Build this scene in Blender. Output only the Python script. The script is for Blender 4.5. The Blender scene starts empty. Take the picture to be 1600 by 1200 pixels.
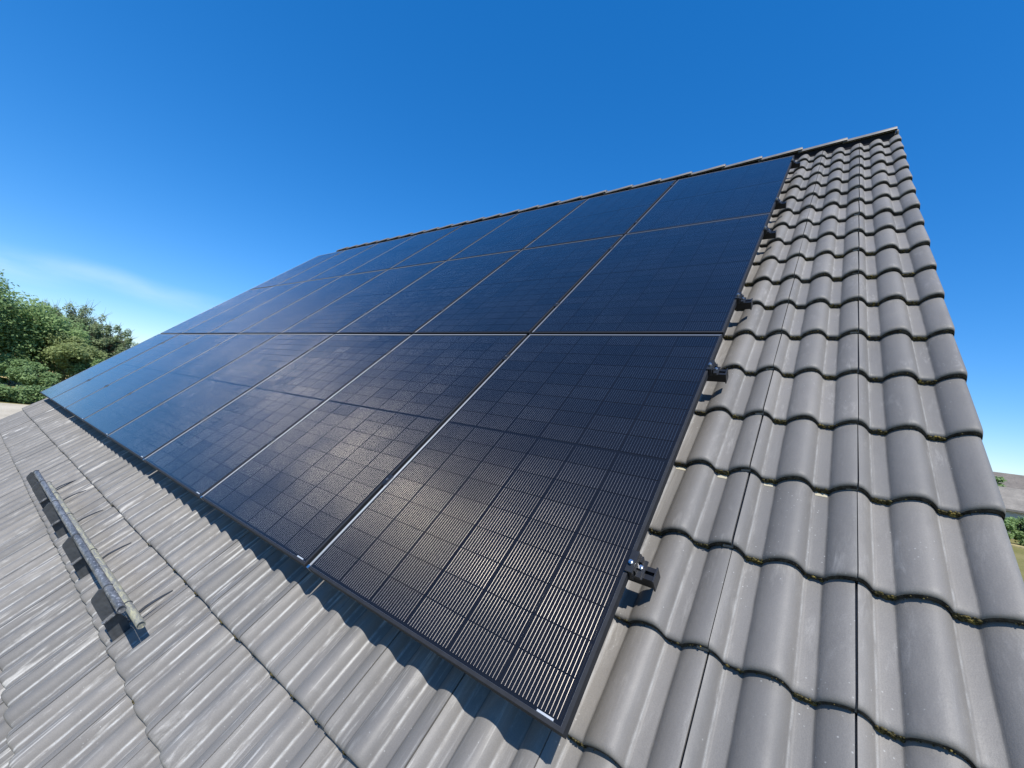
import bpy, math, random
import numpy as np
from mathutils import Matrix, Vector

random.seed(11)
rng = np.random.default_rng(11)
scene = bpy.context.scene
COL = scene.collection
rad = math.radians

# ------------------------------------------------------------------ camera
CAM_H = 4.6
cam_rot = Matrix(((0.7992637, -0.07161185, 0.59669866),
                  (0.58183212, -0.1564282, -0.7981238),
                  (0.15049562, 0.98508982, -0.0833613)))
cam_data = bpy.data.cameras.new("camera")
cam = bpy.data.objects.new("camera", cam_data)
COL.objects.link(cam)
cam.matrix_world = Matrix.Translation((0, 0, CAM_H)) @ cam_rot.to_4x4()
cam_data.sensor_fit = 'HORIZONTAL'
cam_data.sensor_width = 36.0
cam_data.lens = 36.0 * 655.0 / 1600.0
cam_data.clip_start = 0.05
cam_data.clip_end = 5000
scene.camera = cam

# ------------------------------------------------------------------ sky and sun
SUN = Vector((0.3926, -0.4029, 0.8268)).normalized()
sun_el = math.asin(SUN.z)
sun_az = math.atan2(SUN.x, SUN.y)          # clockwise from +Y
world = bpy.data.worlds.new("World")
scene.world = world
world.use_nodes = True
wt = world.node_tree
wt.nodes.clear()
w_out = wt.nodes.new("ShaderNodeOutputWorld")
w_bg = wt.nodes.new("ShaderNodeBackground")
w_bg.inputs["Strength"].default_value = 0.15
w_sky = wt.nodes.new("ShaderNodeTexSky")
w_sky.sky_type = 'NISHITA'
w_sky.sun_disc = False
w_sky.sun_elevation = sun_el
w_sky.sun_rotation = sun_az
w_sky.altitude = 0
w_sky.air_density = 1.0
w_sky.dust_density = 0.0
w_sky.ozone_density = 10.0
w_hsv = wt.nodes.new("ShaderNodeHueSaturation")
w_hsv.inputs["Hue"].default_value = 0.507
w_hsv.inputs["Saturation"].default_value = 1.38
w_hsv.inputs["Value"].default_value = 1.48
w_gam = wt.nodes.new("ShaderNodeGamma")
w_gam.inputs["Gamma"].default_value = 0.75
wt.links.new(w_sky.outputs[0], w_gam.inputs["Color"])
wt.links.new(w_gam.outputs[0], w_hsv.inputs["Color"])
# thin cirrus low over the horizon, drawn out into long streaks
w_tc = wt.nodes.new("ShaderNodeTexCoord")
w_sep = wt.nodes.new("ShaderNodeSeparateXYZ")
wt.links.new(w_tc.outputs["Generated"], w_sep.inputs[0])


def w_math(op, a, b=None, c=None):
    n = wt.nodes.new("ShaderNodeMath")
    n.operation = op
    for i, x in enumerate((a, b, c)):
        if x is None: continue
        if isinstance(x, (int, float)): n.inputs[i].default_value = x
        else: wt.links.new(x, n.inputs[i])
    return n.outputs[0]


def w_noise(scale_xyz, loc, scale, detail, dist=0.0):
    m = wt.nodes.new("ShaderNodeMapping")
    m.inputs["Scale"].default_value = scale_xyz
    m.inputs["Location"].default_value = loc
    wt.links.new(w_tc.outputs["Generated"], m.inputs["Vector"])
    n = wt.nodes.new("ShaderNodeTexNoise")
    n.inputs["Scale"].default_value = scale
    n.inputs["Detail"].default_value = detail
    n.inputs["Distortion"].default_value = dist
    wt.links.new(m.outputs[0], n.inputs["Vector"])
    return n.outputs["Fac"]


def w_range(v, lo, hi, to=1.0):
    n = wt.nodes.new("ShaderNodeMapRange")
    n.interpolation_type = 'SMOOTHSTEP'
    n.inputs["From Min"].default_value = lo
    n.inputs["From Max"].default_value = hi
    n.inputs["To Max"].default_value = to
    wt.links.new(v, n.inputs["Value"])
    return n.outputs[0]


w_z = w_math('SUBTRACT', w_sep.outputs["Z"], w_math('MULTIPLY', w_math('SUBTRACT', w_noise((1, 1, 1), (4.1, 2.0, 0.3), 1.7, 3), 0.5), 0.13))
w_band = w_range(w_math('ABSOLUTE', w_math('SUBTRACT', w_z, 0.126)), 0.028, 0.0)
w_puff = w_range(w_noise((1, 1, 5), (0.4, 0.1, 0.6), 2.2, 6, 0.5), 0.32, 0.64, 0.62)
w_low = w_range(w_sep.outputs["Z"], 0.14, 0.0, 0.10)
w_west = w_range(w_sep.outputs["X"], -0.25, -0.80)
w_fac = w_math('MAXIMUM', w_math('MULTIPLY', w_math('MULTIPLY', w_band, w_puff), w_west), w_low)
w_mix = wt.nodes.new("ShaderNodeMix")
w_mix.data_type = 'RGBA'
w_mix.inputs["B"].default_value = (3.7, 5.0, 6.6, 1)
wt.links.new(w_fac, w_mix.inputs["Factor"])
wt.links.new(w_hsv.outputs[0], w_mix.inputs["A"])
wt.links.new(w_mix.outputs["Result"], w_bg.inputs["Color"])
wt.links.new(w_bg.outputs[0], w_out.inputs["Surface"])

sun_data = bpy.data.lights.new("sun", 'SUN')
sun_data.energy = 5.0
sun_data.angle = rad(0.53)
sun_data.color = (1.0, 0.965, 0.91)
sun = bpy.data.objects.new("sun", sun_data)
COL.objects.link(sun)
sun.rotation_euler = SUN.to_track_quat('Z', 'Y').to_euler()
sun.location = (20, -20, 45)

scene.view_settings.view_transform = 'Standard'
scene.view_settings.look = 'None'
scene.view_settings.exposure = 0.33
scene.view_settings.gamma = 1.0
scene.view_settings.use_curve_mapping = False
scene.cycles.max_bounces = 8
scene.cycles.diffuse_bounces = 3
scene.cycles.glossy_bounces = 4
scene.cycles.transparent_max_bounces = 6

# ------------------------------------------------------------------ helpers
class MB:
    """collects vertices and faces for one mesh object"""
    def __init__(self):
        self.v, self.f = [], []

    def add(self, vs, fs):
        o = len(self.v)
        self.v += [tuple(p) for p in vs]
        self.f += [tuple(i + o for i in q) for q in fs]
        return self

    def box(self, x0, x1, y0, y1, z0, z1, ch=0.0):
        if ch <= 0:
            vs = [(x, y, z) for z in (z0, z1) for y in (y0, y1) for x in (x0, x1)]
            return self.add(vs, [(0, 2, 3, 1), (4, 5, 7, 6), (0, 1, 5, 4), (2, 6, 7, 3), (0, 4, 6, 2), (1, 3, 7, 5)])
        # chamfered along the top rim
        a = [(x0, y0, z0), (x1, y0, z0), (x1, y1, z0), (x0, y1, z0)]
        b = [(x0, y0, z1 - ch), (x1, y0, z1 - ch), (x1, y1, z1 - ch), (x0, y1, z1 - ch)]
        c = [(x0 + ch, y0 + ch, z1), (x1 - ch, y0 + ch, z1), (x1 - ch, y1 - ch, z1), (x0 + ch, y1 - ch, z1)]
        fs = [(3, 2, 1, 0), (8, 9, 10, 11)]
        for k in range(4):
            n = (k + 1) % 4
            fs += [(k, n, n + 4, k + 4), (k + 4, n + 4, n + 8, k + 8)]
        return self.add(a + b + c, fs)

    def tube(self, pts, radii, n=8, caps=True):
        pts = [Vector(p) for p in pts]
        if not hasattr(radii, '__len__'):
            radii = [radii] * len(pts)
        rings = []
        ref = None
        vs = []
        for i, p in enumerate(pts):
            d = (pts[min(i + 1, len(pts) - 1)] - pts[max(i - 1, 0)]).normalized()
            if ref is None:
                ref = d.orthogonal().normalized()
            ref = (ref - d * ref.dot(d)).normalized()
            b = d.cross(ref)
            for k in range(n):
                a = 2 * math.pi * k / n
                vs.append(p + (ref * math.cos(a) + b * math.sin(a)) * radii[i])
        fs = []
        for i in range(len(pts) - 1):
            for k in range(n):
                k2 = (k + 1) % n
                fs.append((i * n + k, i * n + k2, (i + 1) * n + k2, (i + 1) * n + k))
        if caps:
            fs.append(tuple(range(n - 1, -1, -1)))
            fs.append(tuple(range((len(pts) - 1) * n, len(pts) * n)))
        return self.add(vs, fs)

    def sheet(self, grid):
        """grid of points [rows][cols] as quads"""
        r, c = len(grid), len(grid[0])
        vs = [p for row in grid for p in row]
        fs = [(i * c + j, i * c + j + 1, (i + 1) * c + j + 1, (i + 1) * c + j) for i in range(r - 1) for j in range(c - 1)]
        return self.add(vs, fs)

    def mesh(self, name, mat, smooth=True, angle=38):
        me = bpy.data.meshes.new(name)
        me.from_pydata(self.v, [], self.f)
        me.materials.append(mat)
        if smooth:
            me.shade_smooth()
            me.set_sharp_from_angle(angle=rad(angle))
        me.update()
        return me


def link(name, me, parent=None, loc=(0, 0, 0), rot=(0, 0, 0)):
    o = bpy.data.objects.new(name, me)
    COL.objects.link(o)
    o.parent = parent
    o.location = loc
    o.rotation_euler = rot
    return o


def empty(name, loc=(0, 0, 0), rot=(0, 0, 0)):
    o = link(name, None, None, loc, rot)
    o.empty_display_size = 0.2
    return o


def tag(o, label=None, category=None, group=None, kind=None):
    if label: o["label"] = label
    if category: o["category"] = category
    if group: o["group"] = group
    if kind: o["kind"] = kind
    return o


PITCH = rad(45)
RX = Matrix.Rotation(PITCH, 4, 'X')


def roof(x, y, z):
    """roof coordinates (x along the ridge to the right, y up the slope, z off the roof; the camera is 0,0,0) to world"""
    p = RX @ Vector((x, y, z))
    return Vector((p.x, p.y, p.z + CAM_H))


# ------------------------------------------------------------------ materials
def new_mat(name):
    m = bpy.data.materials.new(name)
    m.use_nodes = True
    nt = m.node_tree
    nt.nodes.clear()
    out = nt.nodes.new("ShaderNodeOutputMaterial")
    return m, nt, out


def node(nt, kind, **kw):
    n = nt.nodes.new(kind)
    for k, v in kw.items():
        if k in n.inputs:
            n.inputs[k].default_value = v
        else:
            setattr(n, k, v)
    return n


def math_node(nt, op, a, b=None, c=None, clamp=False):
    n = nt.nodes.new("ShaderNodeMath")
    n.operation = op
    n.use_clamp = clamp
    for i, x in enumerate((a, b, c)):
        if x is None: continue
        if isinstance(x, (int, float)): n.inputs[i].default_value = x
        else: nt.links.new(x, n.inputs[i])
    return n.outputs[0]


def mixc(nt, fac, a, b):
    n = nt.nodes.new("ShaderNodeMix")
    n.data_type = 'RGBA'
    for s, x in (("Factor", fac), ("A", a), ("B", b)):
        if isinstance(x, (int, float)): n.inputs[s].default_value = x
        elif isinstance(x, tuple): n.inputs[s].default_value = x if len(x) == 4 else (*x, 1)
        else: nt.links.new(x, n.inputs[s])
    return n.outputs["Result"]


def ramp(nt, val, lo, hi, smooth=False):
    n = nt.nodes.new("ShaderNodeMapRange")
    if smooth: n.interpolation_type = 'SMOOTHSTEP'
    n.inputs["From Min"].default_value = lo
    n.inputs["From Max"].default_value = hi
    nt.links.new(val, n.inputs["Value"])
    return n.outputs[0]


def noise(nt, vec, scale, detail=4, rough=0.55, dist=0.0):
    n = node(nt, "ShaderNodeTexNoise", Scale=scale, Detail=detail, Roughness=rough, Distortion=dist)
    if vec is not None: nt.links.new(vec, n.inputs["Vector"])
    return n.outputs["Fac"]


def mapping(nt, vec, scale=(1, 1, 1), loc=(0, 0, 0), rot=(0, 0, 0)):
    n = nt.nodes.new("ShaderNodeMapping")
    n.inputs["Scale"].default_value = scale
    n.inputs["Location"].default_value = loc
    n.inputs["Rotation"].default_value = rot
    nt.links.new(vec, n.inputs["Vector"])
    return n.outputs[0]


def roof_vec(nt):
    """world position turned into roof coordinates"""
    g = nt.nodes.new("ShaderNodeNewGeometry")
    off = mapping(nt, g.outputs["Position"], loc=(0, 0, -CAM_H))
    return mapping(nt, off, rot=(-PITCH, 0, 0))


def simple(name, col, rough=0.6, metal=0.0, var=0.0, scale=20.0, spec=0.5, bump=0.0):
    m, nt, out = new_mat(name)
    p = node(nt, "ShaderNodeBsdfPrincipled", Roughness=rough, Metallic=metal)
    p.inputs["Specular IOR Level"].default_value = spec
    p.inputs["Base Color"].default_value = (*col, 1)
    if var > 0 or bump > 0:
        tc = nt.nodes.new("ShaderNodeTexCoord")
        f = noise(nt, tc.outputs["Object"], scale, 6, 0.6)
        if var > 0:
            lo = tuple(c * (1 - var) for c in col)
            hi = tuple(min(1, c * (1 + var)) for c in col)
            nt.links.new(mixc(nt, ramp(nt, f, 0.3, 0.7), lo, hi), p.inputs["Base Color"])
        if bump > 0:
            b = node(nt, "ShaderNodeBump", Strength=bump, Distance=0.02)
            nt.links.new(f, b.inputs["Height"])
            nt.links.new(b.outputs[0], p.inputs["Normal"])
    nt.links.new(p.outputs[0], out.inputs[0])
    return m


def tile_material():
    m, nt, out = new_mat("concrete tile")
    p = node(nt, "ShaderNodeBsdfPrincipled", Roughness=0.5)
    rv = roof_vec(nt)
    sep = nt.nodes.new("ShaderNodeSeparateXYZ")
    nt.links.new(rv, sep.inputs[0])
    info = nt.nodes.new("ShaderNodeObjectInfo")
    rnd = info.outputs["Random"]
    tone = noise(nt, rv, 2.2, 5, 0.6)
    col = mixc(nt, ramp(nt, tone, 0.3, 0.7), (0.168, 0.156, 0.141), (0.214, 0.199, 0.180))
    col = mixc(nt, math_node(nt, 'MULTIPLY', rnd, 0.8), col, (0.140, 0.133, 0.124))
    # soft rubbed patches and worn coating, drawn out down the slope
    left = ramp(nt, sep.outputs["X"], -0.3, -1.5)          # the lower left of the roof is the most weathered
    wear = ramp(nt, noise(nt, mapping(nt, rv, scale=(9, 2.4, 3)), 1.3, 5, 0.6, 1.2), 0.54, 0.70)
    fine = ramp(nt, noise(nt, mapping(nt, rv, scale=(34, 6, 10)), 1.5, 6, 0.68, 1.6), 0.45, 0.66)
    amount = math_node(nt, 'MULTIPLY_ADD', left, 0.22, 0.40)
    f1 = math_node(nt, 'MULTIPLY', math_node(nt, 'MULTIPLY', wear, fine), amount)
    col = mixc(nt, f1, col, (0.42, 0.40, 0.37))
    # thin chalky run-off lines
    run = ramp(nt, noise(nt, mapping(nt, rv, scale=(75, 2.6, 6)), 1.0, 4, 0.6, 0.8), 0.55, 0.66)
    patch = ramp(nt, noise(nt, mapping(nt, rv, scale=(7, 3.0, 2)), 1.5, 4, 0.6), 0.45, 0.60)
    f2 = math_node(nt, 'MULTIPLY', math_node(nt, 'MULTIPLY', run, patch), math_node(nt, 'MULTIPLY_ADD', left, 0.72, 0.04))
    col = mixc(nt, f2, col, (0.52, 0.50, 0.46))
    # paler broken line along the bead beside each roll
    tco = nt.nodes.new("ShaderNodeTexCoord")
    so = nt.nodes.new("ShaderNodeSeparateXYZ")
    nt.links.new(tco.outputs["Object"], so.inputs[0])
    bd = math_node(nt, 'ABSOLUTE', math_node(nt, 'SUBTRACT', math_node(nt, 'FRACT', math_node(nt, 'DIVIDE', math_node(nt, 'SUBTRACT', so.outputs["X"], 0.0372 - 0.075), 0.15)), 0.5))
    bead = math_node(nt, 'MULTIPLY', ramp(nt, bd, 0.026, 0.010), ramp(nt, noise(nt, mapping(nt, rv, scale=(60, 14, 10)), 1.2, 5, 0.65), 0.38, 0.60))
    col = mixc(nt, math_node(nt, 'MULTIPLY', bead, math_node(nt, 'MULTIPLY_ADD', left, 0.50, 0.25)), col, (0.46, 0.46, 0.44))
    # darker broken line along the trough at the foot of each roll
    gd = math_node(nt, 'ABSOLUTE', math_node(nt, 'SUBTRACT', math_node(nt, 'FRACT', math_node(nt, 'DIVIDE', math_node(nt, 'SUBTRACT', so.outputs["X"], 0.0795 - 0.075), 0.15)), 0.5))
    foot_line = math_node(nt, 'MULTIPLY', ramp(nt, gd, 0.034, 0.008), ramp(nt, noise(nt, mapping(nt, rv, scale=(30, 8, 10)), 1.2, 4, 0.6), 0.25, 0.6))
    col = mixc(nt, math_node(nt, 'MULTIPLY', foot_line, 0.55), col, (0.055, 0.052, 0.047))
    # sandy grain of the concrete
    grain = noise(nt, mapping(nt, rv, scale=(1, 1.6, 1)), 330, 2, 0.7)
    col = mixc(nt, math_node(nt, 'MULTIPLY', ramp(nt, grain, 0.60, 0.40), 0.20), col, (0.07, 0.07, 0.07))
    # dark stains
    st = ramp(nt, noise(nt, mapping(nt, rv, scale=(12, 3, 12), loc=(3, 7, 1)), 1.5, 5, 0.6), 0.56, 0.8)
    col = mixc(nt, math_node(nt, 'MULTIPLY', st, 0.35), col, (0.090, 0.084, 0.078))
    # specks
    vo = nt.nodes.new("ShaderNodeTexVoronoi")
    vo.inputs["Scale"].default_value = 55
    nt.links.new(rv, vo.inputs["Vector"])
    sp = math_node(nt, 'MULTIPLY', ramp(nt, vo.outputs["Distance"], 0.13, 0.05), ramp(nt, noise(nt, rv, 5, 2), 0.52, 0.6))
    col = mixc(nt, math_node(nt, 'MULTIPLY', sp, 0.55), col, (0.42, 0.42, 0.40))
    nt.links.new(col, p.inputs["Base Color"])
    ro = math_node(nt, 'MULTIPLY_ADD', ramp(nt, noise(nt, rv, 6, 4), 0.3, 0.7), 0.14, 0.50)
    nt.links.new(ro, p.inputs["Roughness"])
    p.inputs["Specular IOR Level"].default_value = 0.38
    b = node(nt, "ShaderNodeBump", Strength=0.35, Distance=0.0012)
    nt.links.new(noise(nt, mapping(nt, rv, scale=(1, 0.7, 1)), 260, 4, 0.65), b.inputs["Height"])
    b2 = node(nt, "ShaderNodeBump", Strength=0.35, Distance=0.006)
    nt.links.new(noise(nt, rv, 14, 3, 0.5), b2.inputs["Height"])
    nt.links.new(b.outputs[0], b2.inputs["Normal"])
    nt.links.new(b2.outputs[0], p.inputs["Normal"])
    nt.links.new(p.outputs[0], out.inputs[0])
    return m


WIRE_PITCH = 0.0110
WIRE_FIRST = 0.0085


def cell_material(name, wires=True):
    """black solar cell under textured glass; fine round silver wires run up the cell (UV in metres)"""
    m, nt, out = new_mat(name)
    tc = nt.nodes.new("ShaderNodeTexCoord")
    cell = node(nt, "ShaderNodeBsdfPrincipled", Roughness=0.42)
    cell.inputs["Specular IOR Level"].default_value = 0.08
    info = nt.nodes.new("ShaderNodeObjectInfo")
    c = mixc(nt, info.outputs["Random"], (0.0060, 0.0060, 0.0075), (0.0085, 0.0083, 0.0100)) if wires else (0.007, 0.007, 0.008, 1)
    if wires: nt.links.new(c, cell.inputs["Base Color"])
    else: cell.inputs["Base Color"].default_value = c
    g = nt.nodes.new("ShaderNodeNewGeometry")
    # dust on the glass
    dn = noise(nt, g.outputs["Position"], 3.0, 6, 0.65)
    crough = math_node(nt, 'MULTIPLY_ADD', ramp(nt, dn, 0.35, 0.7), 0.05, 0.06)
    gb = node(nt, "ShaderNodeBump", Strength=0.05, Distance=0.0008)
    nt.links.new(noise(nt, tc.outputs["UV"], 420, 2, 0.5), gb.inputs["Height"])
    shaders = [cell]
    if wires:
        sepuv = nt.nodes.new("ShaderNodeSeparateXYZ")
        nt.links.new(tc.outputs["UV"], sepuv.inputs[0])
        t = math_node(nt, 'DIVIDE', math_node(nt, 'SUBTRACT', sepuv.outputs["X"], WIRE_FIRST), WIRE_PITCH)
        d = math_node(nt, 'ABSOLUTE', math_node(nt, 'SUBTRACT', math_node(nt, 'FRACT', math_node(nt, 'ADD', t, 0.5)), 0.5))
        mask = math_node(nt, 'LESS_THAN', d, 0.038)
        inside = math_node(nt, 'MULTIPLY', math_node(nt, 'GREATER_THAN', t, -0.3), math_node(nt, 'LESS_THAN', t, 15.3))
        mask = math_node(nt, 'MULTIPLY', mask, inside)
        ends = math_node(nt, 'LESS_THAN', math_node(nt, 'ABSOLUTE', math_node(nt, 'SUBTRACT', sepuv.outputs["Y"], 0.0463)), 0.0456)
        mask = math_node(nt, 'MULTIPLY', mask, ends)
        wire = node(nt, "ShaderNodeBsdfPrincipled", Roughness=0.47, Metallic=1.0)
        glint = math_node(nt, 'MULTIPLY_ADD', info.outputs["Random"], 0.35, math_node(nt, 'MULTIPLY', ramp(nt, noise(nt, g.outputs["Position"], 2.3, 3, 0.6), 0.3, 0.7), 0.65))
        nt.links.new(mixc(nt, glint, (0.24, 0.222, 0.20), (0.66, 0.59, 0.49)), wire.inputs["Base Color"])  # patchy warm glare put into the wire colour
        wire.inputs["Anisotropic"].default_value = 0.97
        vt = nt.nodes.new("ShaderNodeVectorTransform")
        vt.vector_type = 'VECTOR'
        vt.convert_from, vt.convert_to = 'OBJECT', 'WORLD'
        vt.inputs[0].default_value = (1, 0, 0)
        nt.links.new(vt.outputs[0], wire.inputs["Tangent"])
        shaders.append(wire)
    for s in shaders:
        s.inputs["Coat Weight"].default_value = 1.0
        s.inputs["Coat IOR"].default_value = 1.37
        nt.links.new(crough, s.inputs["Coat Roughness"])
        nt.links.new(gb.outputs[0], s.inputs["Coat Normal"])
    if wires:
        mx = nt.nodes.new("ShaderNodeMixShader")
        nt.links.new(mask, mx.inputs[0])
        nt.links.new(cell.outputs[0], mx.inputs[1])
        nt.links.new(wire.outputs[0], mx.inputs[2])
        nt.links.new(mx.outputs[0], out.inputs[0])
    else:
        nt.links.new(cell.outputs[0], out.inputs[0])
    return m


def leaf_material(name, dark, light, trans=0.48):
    m, nt, out = new_mat(name)
    at = nt.nodes.new("ShaderNodeAttribute")
    at.attribute_name = "leaf_tone"
    g = nt.nodes.new("ShaderNodeNewGeometry")
    n = noise(nt, g.outputs["Position"], 0.7, 3)
    f = math_node(nt, 'ADD', math_node(nt, 'MULTIPLY', at.outputs["Fac"], 0.65), math_node(nt, 'MULTIPLY', n, 0.35))
    col = mixc(nt, f, dark, light)
    d = nt.nodes.new("ShaderNodeBsdfPrincipled")
    d.inputs["Roughness"].default_value = 0.55
    d.inputs["Specular IOR Level"].default_value = 0.25
    nt.links.new(col, d.inputs["Base Color"])
    tr = nt.nodes.new("ShaderNodeBsdfTranslucent")
    nt.links.new(col, tr.inputs["Color"])
    mx = nt.nodes.new("ShaderNodeMixShader")
    mx.inputs[0].default_value = trans
    nt.links.new(d.outputs[0], mx.inputs[1])
    nt.links.new(tr.outputs[0], mx.inputs[2])
    nt.links.new(mx.outputs[0], out.inputs[0])
    return m


def ground_material(name, a, b, scale=0.6, fine=9.0):
    m, nt, out = new_mat(name)
    p = node(nt, "ShaderNodeBsdfPrincipled", Roughness=0.9)
    p.inputs["Specular IOR Level"].default_value = 0.1
    g = nt.nodes.new("ShaderNodeNewGeometry")
    n1 = noise(nt, g.outputs["Position"], scale, 6, 0.6)
    n2 = noise(nt, g.outputs["Position"], fine, 5, 0.7)
    f = math_node(nt, 'MULTIPLY_ADD', n2, 0.45, math_node(nt, 'MULTIPLY', n1, 0.55))
    nt.links.new(mixc(nt, ramp(nt, f, 0.35, 0.65), a, b), p.inputs["Base Color"])
    bp = node(nt, "ShaderNodeBump", Strength=0.5, Distance=0.05)
    nt.links.new(n2, bp.inputs["Height"])
    nt.links.new(bp.outputs[0], p.inputs["Normal"])
    nt.links.new(p.outputs[0], out.inputs[0])
    return m


M_TILE = tile_material()
M_CELL = cell_material("solar cell", True)
M_BACK = cell_material("black backsheet", False)
M_FRAME = simple("black anodised frame", (0.17, 0.168, 0.17), 0.46, 0.7, 0.12, 30)


def anodised(name, along, tone):
    """black anodised extrusion: drawn lines along the bar"""
    m, nt, out = new_mat(name)
    p = node(nt, "ShaderNodeBsdfPrincipled", Roughness=0.56, Metallic=0.8)
    p.inputs["Base Color"].default_value = (tone * 0.96, tone, tone * 1.06, 1)
    p.inputs["Anisotropic"].default_value = 0.75
    vt = nt.nodes.new("ShaderNodeVectorTransform")
    vt.vector_type = 'VECTOR'
    vt.convert_from, vt.convert_to = 'OBJECT', 'WORLD'
    vt.inputs[0].default_value = along
    nt.links.new(vt.outputs[0], p.inputs["Tangent"])
    nt.links.new(p.outputs[0], out.inputs[0])
    return m


M_FRAME_ROW_DULL = simple("black anodised cross bar without sheen", (0.020, 0.021, 0.024), 0.6, 0.0, 0.15, 30, spec=0.22)  # same frame metal, coloured darker where it shows no sheen
M_FRAME_COL_SHEEN = anodised("black anodised side bar with painted sheen", (1, 0, 0), 0.28)  # pale tone paints in the sheen along the side bars
M_BLACK = simple("black coated metal", (0.018, 0.019, 0.022), 0.42, 0.3, 0.2, 40)
M_BOLT = simple("bright bolt steel", (0.62, 0.63, 0.64), 0.28, 1.0)
M_RAIL = simple("black rail", (0.022, 0.023, 0.026), 0.4, 0.6, 0.15, 30)
M_STICKER = simple("white label", (0.36, 0.38, 0.40), 0.5)
M_RIDGE = simple("ridge tile concrete", (0.150, 0.143, 0.134), 0.52, 0, 0.2, 9, bump=0.15)
M_ROLL = simple("dark ridge vent roll", (0.016, 0.016, 0.019), 0.95, 0, 0.3, 30, spec=0.05)
M_DECK = simple("underlay", (0.03, 0.03, 0.032), 0.9)
M_BRICK = simple("house brick", (0.26, 0.13, 0.085), 0.85, 0, 0.25, 9)
M_MOSSB = simple("mortar cream", (0.36, 0.325, 0.235), 0.85, 0, 0.2, 40)
M_BARK = simple("bark", (0.075, 0.055, 0.04), 0.9, 0, 0.35, 6, bump=0.6)
M_BRACKET = simple("dark bracket steel", (0.075, 0.080, 0.085), 0.5, 0.2, 0.3, 40)
M_STRAP_SHADOW = simple("strap steel and its shadow", (0.05, 0.052, 0.056), 0.55, 0.3, 0.3, 30)


def pipe_material():
    m, nt, out = new_mat("weathered pipe")
    p = node(nt, "ShaderNodeBsdfPrincipled", Roughness=0.5, Metallic=0.25)
    rv = roof_vec(nt)
    n1 = noise(nt, mapping(nt, rv, scale=(9, 30, 30)), 1.4, 6, 0.65, 0.8)
    col = mixc(nt, ramp(nt, n1, 0.38, 0.66), (0.075, 0.077, 0.080), (0.200, 0.203, 0.206))
    n2 = noise(nt, mapping(nt, rv, scale=(50, 70, 70)), 1.2, 4, 0.6)
    col = mixc(nt, math_node(nt, 'MULTIPLY', ramp(nt, n2, 0.56, 0.68), 0.7), col, (0.46, 0.47, 0.48))
    nt.links.new(col, p.inputs["Base Color"])
    nt.links.new(p.outputs[0], out.inputs[0])
    return m


def lichen_pipe_material():
    m, nt, out = new_mat("lichen covered pipe")
    p = node(nt, "ShaderNodeBsdfPrincipled", Roughness=0.8)
    rv = roof_vec(nt)
    n1 = noise(nt, mapping(nt, rv, scale=(10, 40, 40)), 1.5, 6, 0.7, 0.6)
    col = mixc(nt, ramp(nt, n1, 0.44, 0.66), (0.16, 0.163, 0.158), (0.37, 0.355, 0.23))
    nt.links.new(col, p.inputs["Base Color"])
    b = node(nt, "ShaderNodeBump", Strength=0.6, Distance=0.004)
    nt.links.new(n1, b.inputs["Height"])
    nt.links.new(b.outputs[0], p.inputs["Normal"])
    nt.links.new(p.outputs[0], out.inputs[0])
    return m


M_PIPE = pipe_material()
M_PIPE_LICHEN = lichen_pipe_material()


def moss_material():
    m, nt, out = new_mat("moss")
    p = node(nt, "ShaderNodeBsdfPrincipled", Roughness=0.95)
    p.inputs["Specular IOR Level"].default_value = 0.1
    g = nt.nodes.new("ShaderNodeNewGeometry")
    n1 = noise(nt, g.outputs["Position"], 30, 3)
    n2 = noise(nt, g.outputs["Position"], 160, 3)
    col = mixc(nt, ramp(nt, n2, 0.35, 0.65), (0.030, 0.026, 0.014), (0.11, 0.092, 0.040))
    col = mixc(nt, ramp(nt, n1, 0.55, 0.68), col, (0.23, 0.175, 0.05))
    nt.links.new(col, p.inputs["Base Color"])
    nt.links.new(p.outputs[0], out.inputs[0])
    return m


M_MOSS = moss_material()



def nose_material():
    """the rough cut nose of a tile, near black with paler flecks"""
    m, nt, out = new_mat("dark tile nose")
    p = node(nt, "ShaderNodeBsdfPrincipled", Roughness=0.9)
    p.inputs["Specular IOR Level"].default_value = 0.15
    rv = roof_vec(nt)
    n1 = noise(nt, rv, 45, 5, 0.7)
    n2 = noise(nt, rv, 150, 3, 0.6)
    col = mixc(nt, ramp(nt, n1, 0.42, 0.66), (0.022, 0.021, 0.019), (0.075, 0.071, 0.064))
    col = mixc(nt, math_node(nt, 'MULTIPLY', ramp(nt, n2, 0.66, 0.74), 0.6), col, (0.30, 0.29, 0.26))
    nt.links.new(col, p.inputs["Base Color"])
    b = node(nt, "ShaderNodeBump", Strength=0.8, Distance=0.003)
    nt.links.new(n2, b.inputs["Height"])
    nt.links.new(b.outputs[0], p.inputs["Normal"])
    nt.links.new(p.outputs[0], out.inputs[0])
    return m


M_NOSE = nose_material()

# ------------------------------------------------------------------ the land
def flat(name, pts, z, mat):
    mb = MB()
    mb.add([(x, y, z) for x, y in pts], [tuple(range(len(pts)))])
    return tag(link(name, mb.mesh(name, mat, False)), kind="structure")


flat("ground", [(-1500, -1500), (1500, -1500), (1500, 1500), (-1500, 1500)], 0.0,
     ground_material("dry grass", (0.125, 0.125, 0.035), (0.24, 0.205, 0.085), 0.25, 5))
flat("gravel_drive", [(-49.8, -26), (-50.3, 60), (-21, 60), (-21, -26)], 0.006,
     ground_material("pale gravel", (0.36, 0.315, 0.24), (0.52, 0.46, 0.36), 0.4, 14))
flat("stubble_field", [(-400, -120), (-400, 160), (-86, 160), (-86, -120)], 0.008,
     ground_material("ripe stubble", (0.40, 0.29, 0.12), (0.62, 0.46, 0.20), 0.1, 3))

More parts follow.
